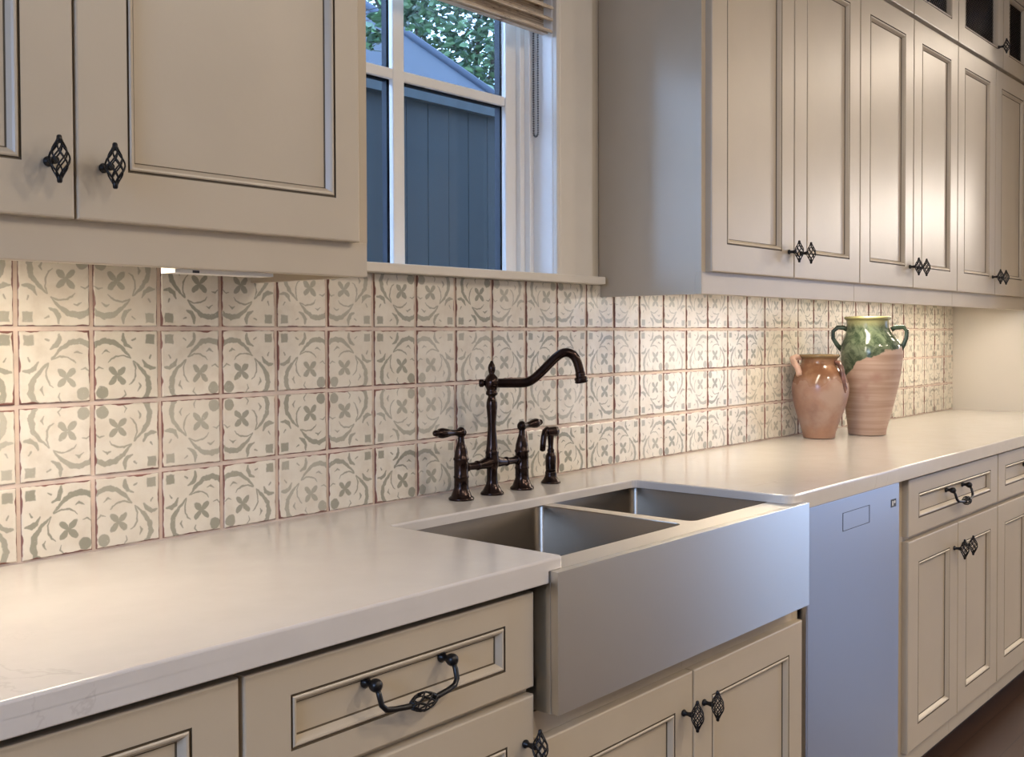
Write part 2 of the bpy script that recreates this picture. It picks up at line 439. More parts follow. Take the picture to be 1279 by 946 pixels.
# ------------------------------------------------------------------ tiled splashback
m = MB(); uv = []; rn = []
g = .0040; th = .0065
def tile(i, k, ztop=None):
    x0, x1 = i * T + g, min(4.4992, (i + 1) * T - g)
    z0, z1 = ZC + k * T + g, ZC + (k + 1) * T - g
    hh = z1 - z0
    if ztop and z1 > ztop: z1 = ztop
    j = lambda a: random.uniform(-a, a)
    c = [(x0 + j(.0006), z0 + j(.0006)), (x1 + j(.0006), z0 + j(.0006)), (x1 + j(.0006), z1 + j(.0006)), (x0 + j(.0006), z1 + j(.0006))]
    ty = [j(.0009) for _ in c]
    a, b = random.random(), random.random()
    e = .0022; o = len(m.v)
    sg = [(1, 1), (-1, 1), (-1, -1), (1, -1)]
    m.v += [(x, .0055, z) for x, z in c]
    m.v += [(x, t + .0015, z) for (x, z), t in zip(c, ty)]
    m.v += [(x + s[0] * e, t, z + s[1] * e) for (x, z), t, s in zip(c, ty, sg)]
    fr = (z1 - z0) / hh
    def fold(u, v):
        p = u if i % 2 == 0 else 1 - u
        q = (1 - v) if k % 2 == 0 else v
        return (p, q)
    base = [(0, 0), (1, 0), (1, fr), (0, fr)]
    inn = [(.02, .02), (.98, .02), (.98, fr * .98), (.02, fr * .98)]
    def face(ix, uvs):
        m.f.append(tuple(o + q for q in ix)); m.m.append(0); m.s.append(False)
        for p in uvs: uv.append(fold(*p)); rn.append((a, b))
    face((8, 9, 10, 11), inn)
    for q in range(4):
        r = (q + 1) % 4
        face((4 + q, 4 + r, 8 + r, 8 + q), (base[q], base[r], inn[r], inn[q]))
        face((q, r, 4 + r, 4 + q), (base[q], base[r], base[r], base[q]))
for i in range(-5, 35):
    for k in range(4): tile(i, k, 1.4565)
nf = 0
m.add([(-.64, .004, ZC - .02), (4.4995, .004, ZC - .02), (4.4995, .004, 1.4565), (-.64, .004, 1.4565)], [(0, 1, 2, 3)], 1)
m.add([(-.64, .0075, ZC - .02), (4.4995, .0075, ZC - .02), (4.4995, .0075, 1.4565), (-.64, .0075, 1.4565)], [(3, 2, 1, 0)], 1)
uv += [(.5, .5)] * 8; rn += [(0, 0)] * 8
m.uv = {'tile': uv, 'rand': rn}
bs = m.build('tile_backsplash', [TILE, GROUT], fixn=False)
tag(bs, 'cream tile splashback hand painted with grey green scrolls and red edges', 'tiles')

# ------------------------------------------------------------------ cabinet hardware
def knob_mesh():
    m = MB()
    m.lathe([(.0062, 0), (.0072, .002), (.0068, .0045), (.0045, .006), (.0040, .012), (.0050, .016), (.0056, .020), (.0045, .0245)], axis='-y', seg=14)
    cy = -.0335; H = .0315; R = .0118
    R = .0128
    m.lathe([(.0022, H), (.0034, H - .0015), (.0036, H - .005), (.0044, H - .008), (.0012, H - .011)], (0, cy, 0), 12)
    m.lathe([(.0012, -H + .011), (.0044, -H + .008), (.0036, -H + .005), (.0034, -H + .0015), (.0022, -H)], (0, cy, 0), 12)
    for s in (1, -1):
        for k in range(6):
            pts = []
            for q in range(15):
                t = q / 14; z = -H + .006 + t * (2 * H - .012)
                r = .0030 + (R - .0030) * sin(pi * t) ** 1.25; a = 2 * pi * k / 6 + s * t * pi * .95
                pts.append((r * cos(a), cy + r * sin(a), z))
            m.tube(pts, .00118, 5)
    return m
def handle_mesh(w=.153):
    m = MB(); h = w / 2
    for s in (-1, 1):
        m.lathe([(.0085, 0), (.0085, .003), (.0055, .006), (.0045, .011), (.0062, .014), (.0090, .019), (.0098, .024), (.0082, .029), (.003, .032)], (s * h, 0, 0), 14, axis='-y')
    pts = []
    for s in (-1, 1):
        arm = [(s * (h), -.026, -.004), (s * h, -.030, -.012), (s * (h - .001), -.034, -.026), (s * (h - .008), -.036, -.0335), (s * (h - .022), -.038, -.036), (s * .030, -.040, -.0385), (s * .022, -.040, -.039)]
        m.tube(arm, [.0038, .0042, .0042, .0044, .0042, .0044, .0050], 10)
    for s in (1, -1):
        for k in range(6):
            P_ = []
            for q in range(11):
                t = q / 10; r = .004 + .0092 * sin(pi * t); a = 2 * pi * k / 6 + s * t * pi * .9
                P_.append((-.026 + .052 * t, -.040 + r * cos(a), -.039 + r * sin(a)))
            m.tube(P_, .0013, 5)
    return m
KNOB = HAND = None
def knob(parent, x, y, z):
    global KNOB
    if KNOB is None: KNOB = knob_mesh()
    o = put(KSRC, 'knob', parent, (x, y, z)) if 'KSRC' in globals() else None
    if o is None:
        globals()['KSRC'] = o = KNOB.build('knob', BLACKM, None, fixn=True)
        o.parent = parent; o.location = Vector((x, y, z)) - ORI[parent.name]
        o['label'] = 'black iron birdcage knob'
    return o
def handle(parent, x, y, z):
    if 'HSRC' in globals(): o = put(HSRC, 'bail_handle', parent, (x, y, z))
    else:
        globals()['HSRC'] = o = handle_mesh().build('bail_handle', BLACKM, None)
        o.parent = parent; o.location = Vector((x, y, z)) - ORI[parent.name]
        o['label'] = 'black iron bail handle with a birdcage grip'
    return o

# ------------------------------------------------------------------ door and drawer fronts
def front(m, x0, x1, z0, z1, yf, ml, mr, mt, mb, th=.02, deep=.011, hole=False):
    """frame, glaze line, bead and recessed flat panel, all as rectangular rings"""
    def ring(f, e, y):
        # f: share of the side margins, e: further inset
        a, b, c_, d = x0 + ml * f + e, x1 - mr * f - e, z0 + mb * f + e, z1 - mt * f - e
        return [(a, y, c_), (b, y, c_), (b, y, d), (a, y, d)]
    R = [ring(0, 0, yf + th), ring(0, 0, yf + .0035), ring(0, .0008, yf + .001), ring(0, .003, yf),
         ring(1, 0, yf), ring(1, .0008, yf + .0030), ring(1, .0028, yf + .0030), ring(1, .0036, yf + .0006),
         ring(1, .0056, yf - .0010), ring(1, .0082, yf - .0004), ring(1, .0106, yf + .0022), ring(1, .0150, yf + deep - .002), ring(1, .0156, yf + deep), ring(1, .0170, yf + deep)]
    M = [0, 0, 0, 0, 1, 1, 1, 0, 0, 0, 0, 1, 1]
    if hole:
        R[-1] = ring(1, .0156, yf + th)
        M[-1] = 0; M[-2] = 0
    m.rings(R, smooth=False, cap0=not hole, cap1=not hole, mats=M + [0])
    if not hole: m.m[-1] = 0; m.m[-2] = 0
    return m

def door(cab, x0, x1, z0, z1, yf, ml, mr, mt, mb, kx=None, kz=None, name='door'):
    m = front(MB(), x0, x1, z0, z1, yf, ml, mr, mt, mb)
    d = m.build(name, [PAINT, GLAZE], cab)
    if kx is not None: knob(d, kx, yf, kz)
    return d
def drawer(cab, x0, x1, z0, z1, yf, mx, mz, hx, hz):
    m = front(MB(), x0, x1, z0, z1, yf, mx, mx, mz, mz)
    d = m.build('drawer', [PAINT, GLAZE], cab)
    handle(d, hx, yf + .011, hz)
    return d

def carcass(x0, x1, y0, y1, z0, z1, t=.018, ends=(1, 1)):
    """open fronted box: sides, back, bottom and top, dark inside"""
    m = MB()
    m.box(x0, x0 + t, y0, y1, z0, z1); m.box(x1 - t, x1, y0, y1, z0, z1)
    m.box(x0 + t, x1 - t, y1 - .006, y1, z0, z1)
    m.box(x0 + t, x1 - t, y0, y1 - .006, z0, z0 + t); m.box(x0 + t, x1 - t, y0, y1 - .006, z1 - t, z1)
    return m

GB = 'beige base cabinets under the worktop'; GU = 'beige upper cabinets'; GS = 'small mesh-front cabinets above the upper cabinets'
YF = -.597     # face frames of the base units
def base_unit(label, x0, x1, top=.907):
    c = thing('base_cabinet', label, 'cabinet', ((x0 + x1) / 2, -.3, FL), GB)
    m = carcass(x0, x1, YF + .018, -.012, .10, top)
    m.build('body', PAINT, c)
    return c
def frame_front(cab, x0, x1, rails, stiles, z0=.045, z1=.907):
    m = MB()
    if z1 > .9:
        z1 = .894; rails = [(p, min(q, .894)) for p, q in rails]
        m.box(x0, x1, YF + .016, YF + .018, .894, .9085, 1)   # dark strip painted as the shade in the gap under the worktop
    for a, b in stiles: m.box(a, b, YF, YF + .0185, z0, z1)
    for a, b in rails:
        m.box(x0, x1, YF + .0004, YF + .0180, a, b)
    m.box(x0, x1, -.535, -.52, FL, .11, 1)               # recessed plinth board
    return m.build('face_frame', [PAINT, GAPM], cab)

# unit with drawers at the near end
c = base_unit('beige drawer unit at the near end of the worktop, mostly out of view', -.60, -.002)
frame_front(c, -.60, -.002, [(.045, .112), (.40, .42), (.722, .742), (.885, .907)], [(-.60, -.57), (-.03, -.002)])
drawer(c, -.594, -.0055, .7364, .8950, YB, .067, .043, -.30, .833)
drawer(c, -.594, -.0055, .425, .7235, YB, .067, .06, -.30, .60)
drawer(c, -.594, -.0055, .107, .418, YB, .067, .06, -.30, .28)
# drawer over door
c = base_unit('beige cabinet with a bail-handled drawer over one door, left of the sink', -.002, .574)
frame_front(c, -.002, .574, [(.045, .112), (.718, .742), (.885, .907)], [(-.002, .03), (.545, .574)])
drawer(c, .0015, .5712, .7364, .8950, YB, .072, .042, .287, .833)
door(c, .0015, .5712, .107, .7235, YB, .072, .068, .068, .065, .546, .648)
# sink base
c = base_unit('beige two-door sink cabinet under the steel apron sink', .578, 1.585, .683)
frame_front(c, .578, 1.585, [(.045, .112), (.632, .683)], [(.578, .605), (1.065, 1.09), (1.558, 1.585)], z1=.683)
door(c, .590, 1.0745, .107, .6395, YB, .068, .066, .068, .065, 1.037, .564)
door(c, 1.0785, 1.5715, .107, .6395, YB, .072, .068, .068, .065, 1.116, .564)
# beyond the dishwasher
c = base_unit('beige cabinet right of the dishwasher, one wide drawer over two doors', 2.200, 3.087)
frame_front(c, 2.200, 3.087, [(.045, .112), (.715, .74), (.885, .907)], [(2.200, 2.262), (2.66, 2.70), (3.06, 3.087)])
drawer(c, 2.2535, 3.083, .7345, .900, YB, .078, .046, 2.668, .833)
door(c, 2.2535, 2.676, .107, .7205, YB, .078, .074, .068, .066, 2.637, .645)
door(c, 2.680, 3.083, .107, .7205, YB, .076, .074, .068, .066, 2.719, .645)
c = base_unit('beige end cabinet by the far wall, only partly in view', 3.087, 4.49)
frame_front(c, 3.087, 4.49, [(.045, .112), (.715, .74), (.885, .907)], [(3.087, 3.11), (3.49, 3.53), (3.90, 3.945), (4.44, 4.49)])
drawer(c, 3.091, 3.918, .7345, .900, YB, .078, .046, 3.505, .833)
door(c, 3.091, 3.503, .107, .7205, YB, .076, .074, .068, .066, 3.464, .645)
door(c, 3.507, 3.918, .107, .7205, YB, .076, .074, .068, .066, 3.546, .645)
door(c, 3.926, 4.47, .107, .900, YB, .076, .074, .068, .066, 3.966, .82)

# upper cabinets
def upper_unit(label, x0, x1, z0, z1, doors, end=None, group=GU):
    c = thing('upper_cabinet', label, 'cabinet', ((x0 + x1) / 2, -.16, z0), group)
    m = carcass(x0, x1, YU + .038, .006, z0 + .034, z1)
    if end is not None: m.box(*end, YU + .0385, -.0005, z0 + .0004, z0 + .034)
    m.build('body', PAINT, c)
    m = MB(); yf = YU + .020
    m.box(x0, x0 + .03, yf, yf + .0185, z0 + .06, z1); m.box(x1 - .03, x1, yf, yf + .0185, z0 + .06, z1)
    m.box(x0, x1, yf + .0004, yf + .018, z1 - .02, z1)
    mid = doors[0][1]
    m.box(mid - .016, mid + .02, yf, yf + .0185, z0 + .06, z1)
    m.build('face_frame', [PAINT], c)
    m = MB(); m.box(x0, x1, yf - .0006, yf + .019, z0, z0 + .0605)
    m.build('light_rail', PAINT, c, bevel=.002)
    return c
ZU0, ZU1 = 1.424, 2.447
c = upper_unit('beige two-door upper cabinet left of the window', -.59, .472, ZU0, ZU1, [(-.58, -.0685)], (.4535, .472))
door(c, -.585, -.0705, 1.4825, 2.440, YU, .068, .0715, .07, .0715, -.1075, 1.5558)
door(c, -.0665, .4385, 1.4825, 2.440, YU, .0745, .0525, .07, .0715, -.0295, 1.5558)
names = ['tall beige upper cabinet beside the window, with its plain side panel in view',
         'tall beige upper cabinet second from the window, glare on its doors',
         'tall beige upper cabinet third from the window, reaching the far end wall']
RX = [1.607, 2.565, 3.505, 4.49]; RM = [2.094, 3.035, 3.982]
for n in range(3):
    a, b, mid = RX[n], RX[n + 1], RM[n]
    c = upper_unit(names[n], a, b, ZU0, ZU1, [(a, mid)], (a, a + .0185) if n == 0 else None)
    l = a + (.020 if n == 0 else .002)
    door(c, l, mid - .002, 1.4825, 2.440, YU, .076, .076, .071, .0735, mid - .037, 1.556)
    door(c, mid + .002, b - (.002 if n < 2 else .03), 1.4825, 2.440, YU, .078, .080, .071, .0735, mid + .040, 1.556)
# small mesh-front cabinets on top
names = ['small mesh-front cabinet above the tall cabinet beside the window',
         'small mesh-front cabinet above the tall cabinet second from the window',
         'small mesh-front cabinet in the far top corner by the end wall']
TM = [2.094, 3.035, 4.078]; TX = [1.607, 2.565, 3.505, 4.49]
def mesh_door(c, x0, x1, z0, z1, kx):
    d = front(MB(), x0, x1, z0, z1, YU, .074, .074, .07, .07, deep=.014, hole=True).build('door', [PAINT, GLAZE], c)
    m = MB(); a, b, e, g_ = x0 + .088, x1 - .088, z0 + .084, z1 - .084
    y = YU + .016; st = .017
    W, H = b - a, g_ - e
    k = -H
    while k < W:
        for s in (0, 1):
            p0, p1 = max(0, k), min(W, k + H)
            if p1 - p0 < .004: continue
            pts = [(p0, p0 - k), (p1, p1 - k)]
            if s: pts = [(W - u, w_) for u, w_ in pts]
            m.tube([(a + u, y + s * .0016, e + w_) for u, w_ in pts], .0011, 4)
        k += st
    s = m.build('wire_mesh', BRONZE, d)
    s['label'] = 'dark diamond wire mesh'
    m = MB().box(a - .012, b + .012, YU + .018, YU + .0195, e - .012, e); m.box(a - .012, b + .012, YU + .018, YU + .0195, g_, g_ + .012)
    knob(d, kx, YU, 2.535)
for n in range(3):
    a, b, mid = TX[n], TX[n + 1], TM[n]
    c = thing('upper_cabinet', names[n], 'cabinet', ((a + b) / 2, -.16, 2.449), GS)
    m = carcass(a, b, YU + .038, .006, 2.449, CEIL - .003)
    m.box(a + .02, b - .02, -.014, -.006, 2.47, CEIL - .03, 1); m.box(a + .02, b - .02, -.28, -.02, 2.467, 2.469, 1)
    m.build('body', [PAINT, GAPM], c)
    m = MB(); yf = YU + .02
    for p, q in ((a, a + .03), (mid - .016, mid + .02), (b - .03, b)): m.box(p, q, yf, yf + .0185, 2.449, CEIL - .003)
    m.box(a, b, yf + .0004, yf + .018, 2.449, 2.475); m.box(a, b, yf + .0004, yf + .018, CEIL - .06, CEIL - .003)
    m.build('face_frame', PAINT, c)
    l = a + (.02 if n == 0 else .002)
    if n < 2:
        mesh_door(c, l, mid - .002, 2.4555, 2.86, mid - .037); mesh_door(c, mid + .002, b - .002, 2.4555, 2.86, mid + .04)
    else:
        mesh_door(c, l, mid - .002, 2.4555, 2.86, mid - .07); mesh_door(c, mid + .006, b - .008, 2.4555, 2.86, b - .05)

# under-cabinet lamps
GL = 'lamps fixed under the upper cabinets'
def lamp(label, x0, x1, lx0, lx1, clip=None):
    c = thing('under_cabinet_light', label, 'lamp', ((x0 + x1) / 2, -.2, 1.458), GL)
    m = MB().box(x0, x1, -.265, -.215, 1.437, 1.4575); m.build('housing', PLASTIC, c, bevel=.003)
    MB().box(lx0, lx1, -.258, -.222, 1.4345, 1.4368).build('lens', LENS if clip else LENS2, c)
    if clip:
        q = MB().box(clip[0], clip[1], -.3008, -.262, 1.4185, 1.4376)
        q.box((clip[0] + clip[1]) / 2 - .06, (clip[0] + clip[1]) / 2 - .048, -.3009, -.300, 1.419, 1.423, 1)
        q.build('clip', [PLASTIC, DARKP], c)
lamp('white lamp under the upper cabinet left of the window', -.50, .36, -.48, .10, (.105, .285))
lamp('white lamp under the tall cabinet beside the window', 1.72, 2.50, 1.76, 2.46)
lamp('white lamp under the second tall cabinet from the window', 2.66, 3.42, 2.70, 3.38)
lamp('white lamp under the tall cabinet by the end wall', 3.60, 4.36, 3.64, 4.32)

# ------------------------------------------------------------------ worktop
m = MB()
YE = -.6375; xa, xb = .627, 1.468; R_ = .022; yk = -.2055
def arcp(cx, cy, r, a0, a1, n=6): return [(cx + r * cos(radians(a0 + (a1 - a0) * i / n)), cy + r * sin(radians(a0 + (a1 - a0) * i / n))) for i in range(n + 1)]
# flat slab outline with the open sink cut-out, going round from the near back corner
out = [(-.62, .0035), (-.62, YE)]
out += arcp(xa - .012, YE + .012, .012, 270, 360, 5)
out += arcp(xa + .010, yk - .010, .010, 180, 90, 4)
out += arcp(xb - .018, yk - .018, .018, 90, 0, 4)
out += arcp(xb + .024, YE + .024, .024, 180, 270, 5)
out += [(4.4995, YE), (4.4995, .0035)]
m.prism(out, 'z', ZC - .020, ZC)
m.box(-.62, .585, YE, YE + .030, ZC - .041, ZC - .0198)
m.box(1.530, 4.4995, YE, YE + .030, ZC - .041, ZC - .0198)
wt = m.build('worktop', QUARTZ, bevel=.004, seg=3, fixn=True)
wt.modifiers[0].limit_method = 'WEIGHT'                # only the upper arris and the lower front arris are eased
bw = wt.data.attributes.new('bevel_weight_edge', 'FLOAT', 'EDGE')
for e in wt.data.edges:
    a_, b_ = (wt.data.vertices[q].co for q in e.vertices)
    if min(a_.z, b_.z) > ZC - .001 and min(a_.y, b_.y) < -.01: bw.data[e.index].value = 1
    if max(a_.z, b_.z) < ZC - .0405 and max(a_.y, b_.y) < YE + .001: bw.data[e.index].value = .6
tag(wt, 'long cream quartz worktop with a cut-out around the sink', 'worktop')

# ------------------------------------------------------------------ sink
sk = thing('apron_sink', 'stainless steel double bowl sink with a deep apron front', 'sink', (1.057, -.4, .69))
zr = ZC - .0205
m = MB()
m.box(.588, 1.527, -.655, -.6385, .6905, zr)
m.box(.588, .5895, -.6385, -.20, .6905, zr - .0012); m.box(1.5255, 1.527, -.6385, -.20, .6905, zr - .0012)
m.box(.5895, 1.5255, -.6385, -.20, .6905, .692)
m.build('apron', STEEL, sk, bevel=.0035, seg=3)
def rrect(x0, x1, y0, y1, r, z, n=6):
    P_ = arcp(x1 - r, y1 - r, r, 0, 90, n) + arcp(x0 + r, y1 - r, r, 90, 180, n) + arcp(x0 + r, y0 + r, r, 180, 270, n) + arcp(x1 - r, y0 + r, r, 270, 360, n)
    return [(x, y, z) for x, y in P_]
def bowl(X0_, X1_, Y0_, Y1_, x0, x1, y0, y1, dep):
    m = MB(); n = 6; r = .020
    outer = [(X1_, Y1_, zr)] * (n + 1) + [(X0_, Y1_, zr)] * (n + 1) + [(X0_, Y0_, zr)] * (n + 1) + [(X1_, Y0_, zr)] * (n + 1)
    R = [outer, rrect(x0, x1, y0, y1, r, zr), rrect(x0 + .001, x1 - .001, y0 + .001, y1 - .001, r, zr - .003)]
    R += [rrect(x0 + .004, x1 - .004, y0 + .004, y1 - .004, r, zr - dep + .02)]
    R += [rrect(x0 + .010, x1 - .010, y0 + .010, y1 - .010, r, zr - dep + .006), rrect(x0 + .024, x1 - .024, y0 + .024, y1 - .024, r, zr - dep)]
    cx_, cy_ = (x0 + x1) / 2, (y0 + y1) / 2
    R += [[(cx_ + .05 * cos(2 * pi * (i + .5) / 28 + 0), cy_ + .05 * sin(2 * pi * (i + .5) / 28), zr - dep - .003) for i in range(28)]]
    m.rings(R, smooth=True, cap0=False, cap1=True, mats=[1] + [0] * (len(R) - 2))
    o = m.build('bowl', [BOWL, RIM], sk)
    for p in o.data.polygons:
        if p.normal.z > .98: p.use_smooth = False
    MB().lathe([(.050, -.003), (.048, .0005), (.040, .001), (.034, -.004), (.012, -.006), (.010, .004), (.004, .006)], (cx_, cy_, zr - dep), 24).build('drain', STEEL, o)
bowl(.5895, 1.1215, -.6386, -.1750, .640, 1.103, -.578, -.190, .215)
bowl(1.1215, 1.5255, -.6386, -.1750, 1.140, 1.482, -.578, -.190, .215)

# ------------------------------------------------------------------ dishwasher
dw = thing('dishwasher', 'stainless steel dishwasher between the sink and the right-hand cabinets', 'dishwasher', (1.89, -.3, FL))
m = MB().box(1.594, 2.190, -.570, -.03, .07, .900); m.box(1.60, 2.185, -.53, -.50, FL, .075)
m.build('tub', GAPM, dw)
m = MB().box(1.598, 2.182, YB, -.572, .085, .9035)
d = m.build('door', DWM, dw, bevel=.003)
m = MB(); y = YB - .0008
for (x0, x1, z0, z1) in ((1.800, 1.971, .8635, .8650), (1.800, 1.971, .8175, .8190), (1.800, 1.8018, .8175, .865), (1.9692, 1.971, .8175, .865)):
    m.box(x0, x1, y, YB + .001, z0, z1)
m.build('handle_recess_outline', SEAM, d)
m = MB().box(2.119, 2.156, y, YB + .001, .838, .860); m.box(2.126, 2.134, y - .0006, y, .842, .855, 1); m.box(2.139, 2.149, y - .0006, y, .848, .855, 1)
o = m.build('badge', [DARKP, PLASTIC], d); o['label'] = 'small dark square badge'

# ------------------------------------------------------------------ faucet and side spray
fx, fy = 1.0525, -.092
fa = thing('bridge_faucet', 'dark bronze bridge faucet with two levers and a curved spout', 'faucet', (fx, fy, ZC))
m = MB()
m.lathe([(.0275, 0), (.0275, .004), (.0255, .0065), (.0225, .009), (.019, .015), (.0145, .024), (.0128, .032), (.0125, .058), (.0142, .064), (.0162, .070), (.0165, .084),
         (.0150, .092), (.0158, .096), (.0158, .099), (.0142, .102), (.0125, .118), (.0108, .140), (.0098, .158), (.0100, .170), (.0118, .192), (.0130, .204), (.0126, .214), (.0108, .222),
         (.0090, .226), (.0088, .229), (.0135, .232), (.0142, .235), (.0135, .239), (.0115, .242), (.0130, .246), (.0165, .252), (.0180, .259), (.0165, .267), (.0125, .274),
         (.0075, .279), (.0060, .281), (.0072, .284), (.0088, .290), (.0088, .296), (.0070, .302), (.0045, .306), (.0035, .309), (.0012, .311)], (fx, fy, ZC), 28)
m.build('column', BRONZE, fa)
dxs, dys = .7071, -.7071
def sp(s, z): return (fx + dxs * s, fy + dys * s, z)
ctl = [(-.003, 1.209), (.05, 1.2085), (.072, 1.2085), (.086, 1.211), (.100, 1.2195), (.120, 1.2380), (.140, 1.2585), (.154, 1.2715), (.166, 1.2785), (.177, 1.2795), (.188, 1.2755), (.197, 1.2655), (.2030, 1.250), (.2065, 1.234), (.2085, 1.222)]
# smooth the path a little
for _ in range(2):
    q = [ctl[0]]
    for a_, b_ in zip(ctl, ctl[1:]): q += [(.75 * a_[0] + .25 * b_[0], .75 * a_[1] + .25 * b_[1]), (.25 * a_[0] + .75 * b_[0], .25 * a_[1] + .75 * b_[1])]
    ctl = q + [ctl[-1]]
m = MB(); m.tube([sp(*c_) for c_ in ctl], .0108, 18)
a_, b_ = Vector(sp(.2065, 1.234)), Vector(sp(.2105, 1.206)); dr = (b_ - a_).normalized()
m.tube([a_ + dr * t for t in (0, .004, .008, .011, .013, .017, .020, .024, .0265)], [.0108, .0118, .0118, .0112, .0150, .0158, .0145, .0160, .0125], 20)
m.tube([sp(-.012, 1.209), sp(-.018, 1.209), sp(-.020, 1.209), sp(-.027, 1.209), sp(-.030, 1.209)], [.006, .006, .0092, .0095, .006], 14)
m.build('spout', BRONZE, fa)
vx = (.9485, 1.160)
m = MB()
m.tube([(vx[0], fy, 1.022), (vx[0] + .03, fy, 1.022), (fx - .045, fy, 1.0215), (fx - .022, fy, 1.024), (fx, fy, 1.028), (fx + .022, fy, 1.024), (fx + .045, fy, 1.0215), (vx[1] - .03, fy, 1.022), (vx[1], fy, 1.022)],
       [.0085, .0085, .0092, .0130, .0155, .0130, .0092, .0085, .0085], 16)
for s, x in ((1, vx[0] + .019), (-1, vx[1] - .019), (1, fx - .05), (-1, fx + .05)): m.lathe([(.0092, -.004), (.0112, -.002), (.0112, .002), (.0092, .004)], (x, fy, 1.022), 16, axis='x')
m.build('bridge', BRONZE, fa)
for x, s in ((vx[0], -1), (vx[1], 1)):
    m = MB()
    m.lathe([(.0290, 0), (.0290, .004), (.0270, .0065), (.0235, .009), (.0205, .017), (.0180, .023), (.0165, .028), (.0162, .048), (.0175, .050), (.0175, .053), (.0162, .055), (.0162, .088),
             (.0178, .090), (.0178, .0935), (.0160, .096), (.0148, .108), (.0115, .121), (.0085, .129), (.0072, .135), (.0078, .139), (.0066, .141), (.0095, .1455), (.0108, .152), (.0095, .1585), (.005, .163), (.001, .164)], (x, fy, ZC), 24)
    v = m.build('valve', BRONZE, fa)
    m = MB(); zl = ZC + .1515; k = .004 if s < 0 else .006
    m.tube([(x + s * t, fy - .002 * t, zl + k * t / .08) for t in [q * (1 if s < 0 else .86) for q in (-.012, -.008, -.0075, .009, .012, .022, .036, .048, .060, .069, .072, .075, .080, .085, .088)]],
           [.006, .006, .0095, .0095, .0070, .0066, .0078, .0105, .0118, .0104, .0066, .0058, .0074, .0060, .001], 16)
    m.build('lever', BRONZE, v)
sx, sy = 1.2838, -.0813
sv = thing('side_sprayer', 'dark bronze side sprayer right of the faucet', 'sprayer', (sx, sy, ZC))
m = MB()
m.lathe([(.0245, 0), (.0245, .0035), (.0225, .006), (.0190, .010), (.0155, .017), (.0145, .022), (.0150, .026), (.0135, .030)], (sx, sy, ZC), 24)
m.build('base', BRONZE, sv)
m = MB()
m.lathe([(.0125, .0302), (.0132, .036), (.0138, .055), (.0135, .066), (.0110, .073), (.0080, .077), (.0090, .080), (.0090, .083), (.0065, .087), (.0068, .098), (.0082, .116), (.0090, .124), (.006, .128)], (sx, sy, ZC), 20)
hd = Vector((.62, -.78, 0))
hp = lambda t, z: (sx - hd.x * t, sy - hd.y * t, z)
hv = Vector((-.757, -.655, 0)); hv = Vector((-.97, .12, 0))
P0 = Vector((sx, sy, ZC + .128))
m.tube([P0 + hv * t + Vector((0, 0, dz)) for t, dz in ((-.021, 0), (-.019, 0), (-.010, .001), (.006, .001), (.013, .0), (.015, -.001))], [.008, .0130, .0128, .0122, .0115, .008], 18)
m.build('wand', BRONZE, sv)
m = MB()
m.tube([P0 + hv * t + Vector((0, 0, dz)) for t, dz in ((.004, .008), (.012, .008), (.020, .002), (.024, -.010), (.027, -.028), (.029, -.044), (.029, -.047))], [.005, .0070, .0078, .0078, .0076, .0072, .003], 12)
m.build('lever', BRONZE, sv)

# ------------------------------------------------------------------ jars
rv = Vector((.382, -.924)); fwd = Vector((-.924, -.382))      # along and towards the room from the jars' corner
def jar(name, label, c, prof, mat, shift, inner):
    t = thing(name, label, 'jar', (*c, ZC + .0005))
    m = MB()
    P_ = prof + inner
    S = [(rv.x * s, rv.y * s) for s in shift] + [(0, 0)] * len(inner)
    m.lathe(P_, (*c, ZC + .0005), 48, shift=S)
    m.build('body', mat, t)
    return t
def smooth_prof(p, n=2):
    for _ in range(n):
        q = [p[0]]
        for a, b in zip(p, p[1:]): q += [tuple(.75 * x + .25 * y for x, y in zip(a, b)), tuple(.25 * x + .75 * y for x, y in zip(a, b))]
        p = q + [p[-1]]
    return p
bc = (2.9360 + .061, -.2139 + .025)
bp = [(.060, 0, 0), (.066, .002, 0), (.0675, .02, 0), (.078, .072, .004), (.094, .159, .010), (.105, .235, .013), (.1085, .285, .014), (.1075, .315, .013), (.101, .338, .011), (.087, .360, .006), (.077, .376, .002), (.0735, .395, 0), (.0735, .414, 0), (.076, .418, 0), (.0815, .422, 0), (.0825, .427, 0), (.0795, .431, 0)]
bp = [(.060, 0, 0)] + smooth_prof(bp[1:])
t = jar('tall_jar', 'taller terracotta jar dipped in green glaze, two small handles', bc, [(a, b) for a, b, s in bp], JARG, [s for a, b, s in bp], [(.072, .429), (.066, .415), (.066, .39), (.085, .34), (.095, .28), (.06, .03), (.01, .02)])
for s, off in ((-1, 0), (1, .012)):
    m = MB()
    R0 = lambda r, h: (bc[0] + rv.x * (s * r + off), bc[1] + rv.y * (s * r + off), ZC + h)
    m.tube([R0(.070, .383), R0(.083, .391), R0(.104 if s < 0 else .112, .392), R0(.120 if s < 0 else .123, .378), R0(.120 if s < 0 else .121, .352), R0(.106 if s < 0 else .112, .328), R0(.088 if s < 0 else .1, .308)], [.0085, .009, .0082, .0075, .0075, .0082, .0095], 12)
    m.build('handle', simple('dark_green_glaze', (.04, .06, .035), .15, var=.4, vscale=30) if s < 0 else bpy.data.materials['dark_green_glaze'], t)
sc = (2.719 + .0513, -.1279 + .0212)
spf = [(.050, 0, 0), (.0545, .002, 0), (.056, .015, 0), (.071, .06, .001), (.089, .115, .003), (.0985, .160, .004), (.0965, .195, .004), (.088, .225, .003), (.074, .248, .001), (.0625, .262, 0), (.0605, .272, 0), (.0625, .281, 0), (.069, .286, 0), (.0715, .291, 0), (.069, .296, 0)]
spf = [(.050, 0, 0)] + smooth_prof(spf[1:])
